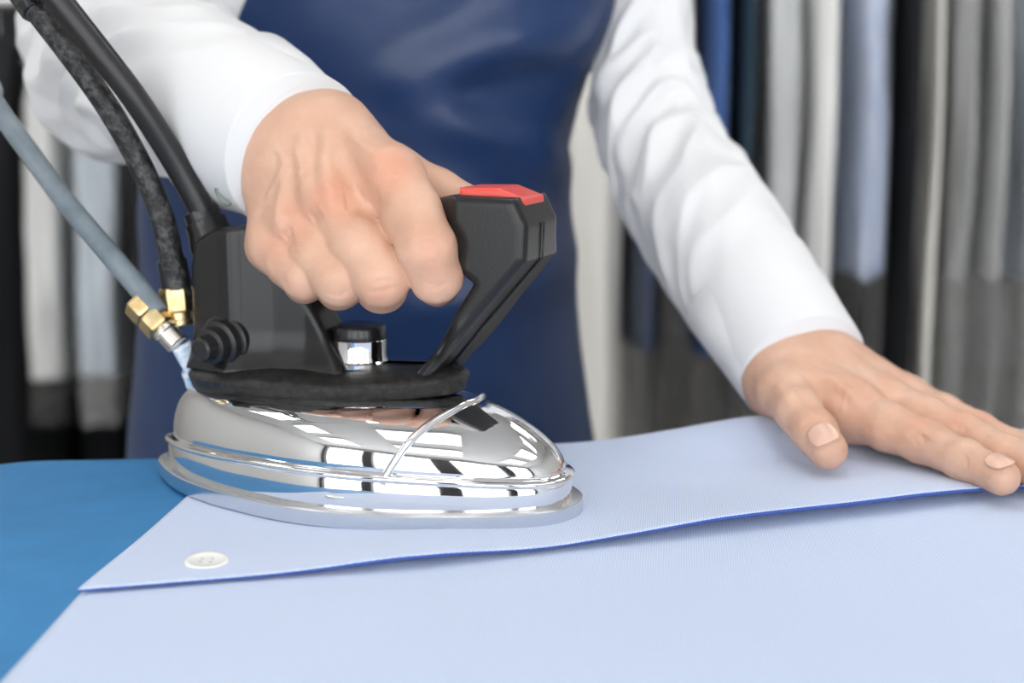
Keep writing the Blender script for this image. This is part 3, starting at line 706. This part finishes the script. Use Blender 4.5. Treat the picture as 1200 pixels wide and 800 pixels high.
for k, w in ((0, .0056), (1, .0058), (2, .0055), (3, .0048)):
    nail('fingernail', LH[0][k][3][0], LH[0][k][4][0], (-.1, -.30, 1), w, LH[0][k][4][1], -.0065, .0052, .0010)

# eyes and mouth
M_eye = mat('eye_white', (.85, .85, .83), .2); M_iris = mat('iris', (.05, .03, .02), .2); M_lip = mat('lip', (.50, .20, .17), .5)
for s_ in (-1, 1):
    ec = HEADC+np.array((s_*.032, -.074, .012))
    vs, fs = revolve(ec+np.array((0, -.006, 0)), (0, -1, 0), [(0, .0105), (.004, .0090), (.0070, .0060), (.0082, .0025), (.0084, .0005)], 20); e_ = mk('eye', vs, fs, M_eye, body)
    vs, fs = revolve(ec+np.array((0, -.0145, 0)), (0, -1, 0), [(0, .0058), (.0009, .0050), (.0013, .001)], 16); mk('iris', vs, fs, M_iris, e_)
    vs, fs = sweep(cr([HEADC+np.array((s_*.014, -.094, .036)), HEADC+np.array((s_*.032, -.090, .040)), HEADC+np.array((s_*.050, -.076, .036))], 6), .0035, 10); mk('eyebrow', vs, fs, M_hair, body)
vs, fs = sweep(cr([HEADC+np.array((-.024, -.085, -.057)), HEADC+np.array((0, -.0935, -.055)), HEADC+np.array((.024, -.085, -.057))], 8), [.001]+[.0042]*15+[.001], 12); mk('lips', vs, fs, M_lip, body)
# hair, trousers, shoes
def hair_sdf(P):
    h = ell(P, HEADC+np.array((0, .020, .030)), (.083, .100, .106)); return np.maximum(h, -ell(P, HEADC+np.array((0, -.085, -.035)), (.085, .105, .105)))
p_, F_, N_ = surfnet(hair_sdf, HEADC-.14, HEADC+.16, .006); mk('hair', p_, F_, M_hair, person, normals=N_)
def trous_sdf(P):
    d = ell(P, (BX, .355, -.12), (.160, .112, .16))
    for s in (-1, 1):
        d = smin(d, cone(P, (BX+s*.085, .36, -.14), (BX+s*.097, .37, -.48), .086, .066), .03); d = smin(d, cone(P, (BX+s*.097, .37, -.48), (BX+s*.10, .39, -.80), .066, .056), .02)
    return d
p_, F_, N_ = surfnet(trous_sdf, (-.36, .18, -.88), (.16, .52, .06), .008); mk('trousers', p_, F_, M_trouser, person, normals=N_)
for s in (-1, 1):
    def shoe_sdf(P, s=s):
        d = cone(P, (BX+s*.10, .41, FZ+.045), (BX+s*.115, .22, FZ+.030), .045, .036); d = smin(d, cone(P, (BX+s*.10, .40, FZ+.06), (BX+s*.10, .395, FZ+.10), .045, .045), .03)
        return np.maximum(d, FZ-P[..., 2]+.0005)
    p_, F_, N_ = surfnet(shoe_sdf, (BX+s*.10-.08, .14, FZ-.02), (BX+s*.10+.09, .50, FZ+.17), .006); mk('shoe', p_, F_, M_shoe, person, normals=N_)

# --- white shirt: torso and two sleeves in one mesh, cuffs as parts
def tube_arm(path_, rad_, n, disp, f0):
    P = cr(path_, 55); m = len(P); R_ = np.interp(np.linspace(0, 1, m), np.linspace(0, 1, len(rad_)), rad_)
    return sweep(P, R_, n, disp, True, f0), P
def ridge(v): return 1-abs(v)*2
def fold(seed, spots, amp, tc=.54):
    def d(t, a):
        t = (t-.2)/.8
        ca, sa = math.cos(a), math.sin(a); s = 0
        for (t0, a0, tilt, w, h, aw) in spots:       # individual folds: ridge around the arm
            da = (a-a0+math.pi) % (2*math.pi)-math.pi
            s += h*math.exp(-((t-t0-tilt*da)/w)**2)*math.exp(-(da/aw)**2)
        env = amp*(.35+.65*math.exp(-((t-tc)/.17)**2))*(1-smooth(.80, .93, t))
        nz = noise.noise((t*13+sa*1.2+ca*.5, ca*1.0+seed, sa*1.0+t*2.0)); n2 = noise.noise((t*26+ca*1.6, ca*2.2+seed*2, sa*2.2))
        return s + env*(ridge(nz)-.75) + env*.40*n2
    return d
pathL = [SHL+np.array((-.05, 0, .03)), SHL+np.array((0, .0, .0)), (.084, .335, .26), (.091, .290, .158), (.119, .195, .092), WCL+(ELL-WCL)/np.linalg.norm(ELL-WCL)*.004]
pathR = [SHR+np.array((.05, 0, .03)), SHR, (-.246, .305, .30), (-.234, .226, .197), (-.180, .122, .184), WCR+(ELR-WCR)/np.linalg.norm(ELR-WCR)*.008]
spL = [(.50, 2.2, .05, .018, .006, .7), (.56, 2.6, .08, .016, .006, .7), (.62, 2.0, .09, .016, .005, .6), (.45, 2.9, .03, .018, .006, .6)]
(vL, fL), PL = tube_arm(pathL, [.050, .052, .0315, .0375, .0415, .0345], 144, fold(3.1, spL, .0075), (0, 0, 1))
(vR, fR), PR = tube_arm(pathR, [.052, .060, .0560, .0530, .0450, .0365], 144, fold(8.7, [], .0115, .64), (0, 0, 1))
rings = []
for z in np.linspace(-.16, .52, 90):
    ring = []
    for k in range(120):
        th = 2*math.pi*k/120; off = .004+.003*noise.noise((math.sin(th)*2.5, math.cos(th)*2.5, z*7))
        ring.append(torpt(z, th, off))
    rings.append(ring)
vT, fT = loft(rings)
vs = list(vT)+list(vL)+list(vR); o1 = len(vT); o2 = o1+len(vL)
fs = list(fT)+[tuple(i+o1 for i in f) for f in fL]+[tuple(i+o2 for i in f) for f in fR]
wshirt = fixn(mk('white_shirt', vs, fs, M_white, person))
def cuff(Pth, L, r0, r1, w, flat):
    # hollow band at the end of the sleeve
    seg = [np.array(p) for p in Pth]; d = [0]
    for a, b in zip(seg[::-1][:-1], seg[::-1][1:]): d.append(d[-1]+np.linalg.norm(a-b))
    d = np.array(d)[::-1]; end = seg[-1]; T = seg[-1]-seg[-4]; T /= np.linalg.norm(T)
    wd_ = np.array(w, dtype=float); wd_ -= T*(wd_@T); wd_ /= np.linalg.norm(wd_); up = np.cross(T, wd_)
    prof = [(-L, r0-.0012), (-L+.001, r0+.0004), (-L*.6, r0*.55+r1*.45+.0012), (-L*.2, r1+.0008), (-.001, r1+.0002), (0, r1-.0006), (-.001, r1-.0016), (-L*.5, r1-.002), (-L, r0-.003)]
    rings = []
    for q, r in prof:
        rings.append([end+T*q + wd_*(r*1.04*math.cos(a)) + up*(r*flat*math.sin(a)) for a in [2*math.pi*k/72 for k in range(72)]])
    return loft(rings, True, False, False)
vs, fs = cuff(PL, .058, .0400, .0335, LH[1][0]-LH[1][1], .73); cl = fixn(mk('cuff', vs, fs, M_white, wshirt))
vs, fs = cuff(PR, .060, .0425, .0345, RH[1][0]-RH[1][1], .80); cr2 = fixn(mk('cuff', vs, fs, M_white, wshirt))
ob = BVHTree.FromPolygons([Vector(tuple(v)) for v in vs], fs); hit = None
for px_, py_ in ((264, 228), (262, 218), (260, 208), (262, 200)):
    hit = ob.ray_cast(Vector(CAM.tolist()), Vector(ray(px_, py_).tolist()).normalized())
    if hit[0] is not None: break
cb = np.array(hit[0]) if hit[0] is not None else aty(272, 236, .052)
cbn = (CAM-cb)/np.linalg.norm(CAM-cb) if hit[0] is None else np.array(hit[1])*(1 if np.dot(np.array(hit[1]), CAM-cb) > 0 else -1)
vs, fs = revolve(cb, cbn, [(-.002, .0045), (.0, .0052), (.0016, .0052), (.002, .0040), (.0015, .003)], 24); mk('cuff_button', vs, fs, mat('pearl_button', (.36, .43, .37), .2), cr2)

# --- apron
zs = np.linspace(-.62, .40, 150); NT = 140; vs = []
for z in zs:
    tl = math.radians(np.interp(z, [-.05, .05, .12, .20, .25, .40], [-95, -92, -70, -26, -15, -9])); trr = math.radians(np.interp(z, [-.05, .12, .20, .25, .40], [95, 90, 78, 72, 55]))
    for k in range(NT+1):
        th = tl+(trr-tl)*k/NT
        off = .011+.010*smooth(.05, -.3, z)
        p = torpt(z, th, 0); x = p[0]
        f = 0
        f += .018*math.exp(-((z-.205-.25*(x-.0))/.020)**2)*math.exp(-((x-.0)/.055)**2)
        f += .015*math.exp(-((z-.150+.5*(x+.02))/.018)**2)*math.exp(-((x+.005)/.05)**2)
        f -= .012*math.exp(-((z-.178-.1*(x))/.012)**2)*math.exp(-((x-.01)/.05)**2)
        f += .011*math.exp(-((z-.055-.3*(x+.02))/.016)**2)*math.exp(-((x-.0)/.05)**2)
        f += .009*noise.noise((x*9, z*12+3, 1.7)) + .0030*noise.noise((x*20+z*10, z*26, 5.1))
        f += .005*math.sin(x*40+1.0+z*3)*smooth(.08, -.1, z)
        vs.append(torpt(z, th, max(off+f*math.cos(th*.95)**.6 if abs(th) < 1.62 else off, .0085)))
fs = [(i*(NT+1)+j, i*(NT+1)+j+1, (i+1)*(NT+1)+j+1, (i+1)*(NT+1)+j) for i in range(len(zs)-1) for j in range(NT)]
apron = solid(mk('apron', vs, fs, M_apron, person), .0014, 0)
for s in (-1, 1):
    sp = [torpt(.395, math.radians(-9 if s < 0 else 55)+s*-.02, .014), torpt(.44, math.radians(-20 if s < 0 else 45), .016), (BX+s*.065, .31, .515), (BX+s*.06, .37, .535), (BX+s*.02, .43, .52)]
    P = cr(sp, 8); vs = []
    for p in P: vs += [tuple(p+np.array((-.012, 0, .002))), tuple(p+np.array((.012, 0, .002)))]
    fs = [(2*i, 2*i+1, 2*i+3, 2*i+2) for i in range(len(P)-1)]; solid(mk('strap', vs, fs, M_apron, apron), .0014, 0)

# ------------------------------------------------------------------ hanging garments behind
def gmat(name, col, sheen=.2, rough=.8):
    m = mat(name, col, rough); add_bump(m, 9, .5, .01, 4, stretch=(3, 3, .6)); return m
gm = {'white': gmat('garment_white', (.90, .90, .885)), 'beige': gmat('garment_beige', (.84, .82, .77)), 'navy': gmat('garment_navy', (.012, .035, .11)), 'blue': gmat('garment_blue', (.015, .13, .46)),
      'teal': gmat('garment_dark_teal', (.02, .05, .08)), 'silver': gmat('garment_silver', (.74, .76, .77)), 'oxford': cloth_weave('garment_oxford', (.46, .56, .80), (.68, .74, .88), .0012), 'black': gmat('garment_black', (.006, .007, .010)),
      'grey': gmat('garment_grey', (.30, .30, .30)), 'lightgrey': gmat('garment_light_grey', (.58, .58, .58)), 'pale': gmat('garment_pale_blue', (.66, .75, .84))}
def garment(name, label, cat, px0, px1, pyb, key, yn, rail_y, rail_z, film=None, half=.21, group=None, tilt=0.0):
    a = aty(px0, 300, yn)[0]; b = aty(px1, 300, yn)[0]; zb = max(aty(600, pyb, yn)[2], FZ+.12); xc = (a+b)/2; ht = (b-a)/2*.95
    top = rail_z-.075; L = top-zb
    root = empty(name, (xc, rail_y, zb), 0, label, cat, group)
    rnd = random.Random(name+label); sd = rnd.random()*50; yc = yn+half
    def shell(z0, grow, extra):
        rings = []; n = 72
        for z in list(np.linspace(z0, top, 46)):
            h = (top-z); sh = min(1.0, .20+h/.13*.55) if h < .13 else min(1.0, .75+.25*(h-.13)/.4)
            hy = (half*sh if h > .02 else half*.30)+grow; tx = (ht*(.55+.45*min(1, h/.25)))*1.0+grow
            ring = []
            for k in range(n):
                th = 2*math.pi*k/n; c, s = math.cos(th), math.sin(th)
                ex = math.copysign(abs(c)**.75, c)*tx; ey = math.copysign(abs(s)**.8, s)*hy
                w = .10*tx*math.sin(th*7+sd+2*noise.noise((sd, z*2, th))) + extra*noise.noise((c*3+sd, s*3, z*6))
                ring.append((xc+ex+w*c+tilt*(top-z), yc+ey+w*s*1.2, z+.010*noise.noise((c*2+sd, s*2, 0))*(z == z0)))
            rings.append(ring)
        return loft(rings)
    vs, fs = shell(zb, 0, .006); fixn(mk('cloth', vs, fs, gm[key], root))
    if film:
        zf = max(aty(600, film, yn)[2], FZ+.06)
        vs, fs = shell(zf, .004, .006); fs = fs[:-2] if len(fs[-1]) > 4 else fs; fixn(mk('plastic_cover', vs, fs, M_filmclear if key in ('blue', 'navy', 'white', 'oxford') else M_film, root))
    hp = [(xc, yc-.20, top-.055), (xc, yc-.10, top-.015), (xc, yc-.015, top+.002), (xc, yc, top+.004), (xc, yc+.015, top+.002), (xc, yc+.10, top-.015), (xc, yc+.20, top-.055)]
    hk = [(xc, yc, top), (xc, yc, rail_z-.03), (xc, yc+.018, rail_z+.0), (xc, yc, rail_z+.0205), (xc, yc-.0165, rail_z+.004)]
    vs, fs = sweep(cr(hk, 6), .0018, 8); hg = mk('hanger_hook', vs, fs, M_rail, root)
    vs, fs = sweep(cr(hp, 4), .004, 8, frame0=(1, 0, 0)); mk('hanger_arm', vs, fs, M_rail, hg)
    return root
YN, RY, RZ = 1.10, 1.31, .78
def rail(name, label, x0, x1, y, z):
    t = empty(name, ((x0+x1)/2, y, FZ), 0, label, 'clothes rail')
    vs, fs = sweep([(x0, y, z), (x1, y, z)], .0155, 16); autosm(mk('bar', vs, fs, M_rail, t))
    for x in (x0+.03, x1-.03):
        vs, fs = sweep([(x, y, FZ), (x, y, z)], .0155, 16); autosm(mk('post', vs, fs, M_rail, t))
        vs, fs = sweep([(x, y-.25, FZ+.016), (x, y+.25, FZ+.016)], .0155, 16); autosm(mk('foot', vs, fs, M_rail, t))
rail('clothes_rail', 'steel clothes rail carrying the bagged garments on the right', -.12, 1.50, RY, RZ)
GS = 'garments hanging on the right rail'
G = [
 ('long_coat', 'long off-white garment hanging just beside the navy apron', 'garment', 655, 741, 640, 'beige', None),
 ('jacket', 'short navy jacket in clear film, seen under the white sleeve', 'jacket', 740, 780, 412, 'navy', 640),
 ('blouse', 'white blouse in clear film behind the upper arm', 'garment', 779, 816, 335, 'white', 640),
 ('jacket', 'bright blue jacket in glossy film above the elbow', 'jacket', 818, 862, 418, 'blue', 640),
 ('jacket', 'thin dark teal jacket between the blue jacket and silver shirt', 'jacket', 864, 884, 400, 'teal', None),
 ('dress_shirt', 'silvery shirt wrapped in crinkled film', 'shirt', 887, 944, 425, 'silver', 640),
 ('dress_shirt', 'plain white shirt between the silvery and light blue ones', 'shirt', 946, 988, 640, 'white', None),
 ('dress_shirt', 'light blue textured shirt hanging on the right rail', 'shirt', 990, 1052, 326, 'oxford', 640),
 ('trousers', 'black garment hanging next to the light blue shirt', 'garment', 1055, 1080, 640, 'black', None),
 ('long_coat', 'narrow off-white garment between black and grey ones', 'garment', 1082, 1105, 640, 'beige', None),
 ('jacket', 'charcoal grey jacket in clear film near the right edge', 'jacket', 1107, 1148, 332, 'grey', 640),
 ('jacket', 'pale grey jacket in shiny film near the right edge', 'jacket', 1150, 1187, 330, 'lightgrey', 640),
 ('dress_shirt', 'pale blue shirt cut by the right edge of the photo', 'shirt', 1189, 1240, 330, 'pale', 640),
 ('dress_shirt', 'white shirt at the far right end of the rail', 'shirt', 1244, 1300, 360, 'white', 640),
]
for nm, lb, ct, a, b, yb, key, fl in G:
    garment(nm, lb, ct, a, b, yb, key, YN, RY, RZ, fl, group=GS)
garment('long_coat', 'white garment showing below the light blue shirt, farther back', 'garment', 1030, 1072, 640, 'white', 1.60, 1.81, RZ, None, group=GS)
rail('clothes_rail', 'second steel rail standing behind the right hand garments', .28, 1.60, 1.81, RZ)
garment('jacket', 'grey jacket on the rail behind, beside the off-white garment', 'jacket', 735, 830, 640, 'grey', 1.60, 1.81, RZ, None, group=GS)
garment('jacket', 'pale grey coat on the rail behind the white shirt', 'jacket', 860, 960, 640, 'lightgrey', 1.60, 1.81, RZ, None, group=GS)
# left, farther away
LRY, LRZ = 2.40, .36
rail('clothes_rail', 'low steel rail with shirts on the left', -1.45, -.50, LRY, LRZ)
GL = 'garments hanging on the left rail'
for nm, lb, ct, a, b, yb, key, fl in [
 ('dress_shirt', 'white shirt in film hanging at the far left', 'shirt', 12, 68, 447, 'white', 500),
 ('dress_shirt', 'pale blue and white shirt hanging beside the grey hose', 'shirt', 70, 134, 442, 'pale', 500)]:
    garment(nm, lb, ct, a, b, yb, key, 2.19, LRY, LRZ, fl, group=GL)
garment('long_coat', 'long black coat behind the hoses, next to the apron', 'coat', 137, 215, 640, 'black', 2.19, LRY, LRZ, None, group=GL)
garment('long_coat', 'long black coat at the left edge of the photo', 'coat', -70, 9, 640, 'black', 2.19, LRY, LRZ, None, group=GL)
rail('clothes_rail', 'tall steel rail of black coats on the far left', -1.75, -.50, 2.80, RZ)
for i, (a, b, w) in enumerate(((-110, -20, 'leftmost'), (-18, 62, 'second from the left'), (64, 142, 'third from the left'), (144, 225, 'rightmost'))):
    garment('long_coat', 'black coat on the tall far rail behind the shirts, %s' % w, 'coat', a, b, 640, 'black', 2.62, 2.80, RZ, None, half=.18, group='black coats on the tall far rail')
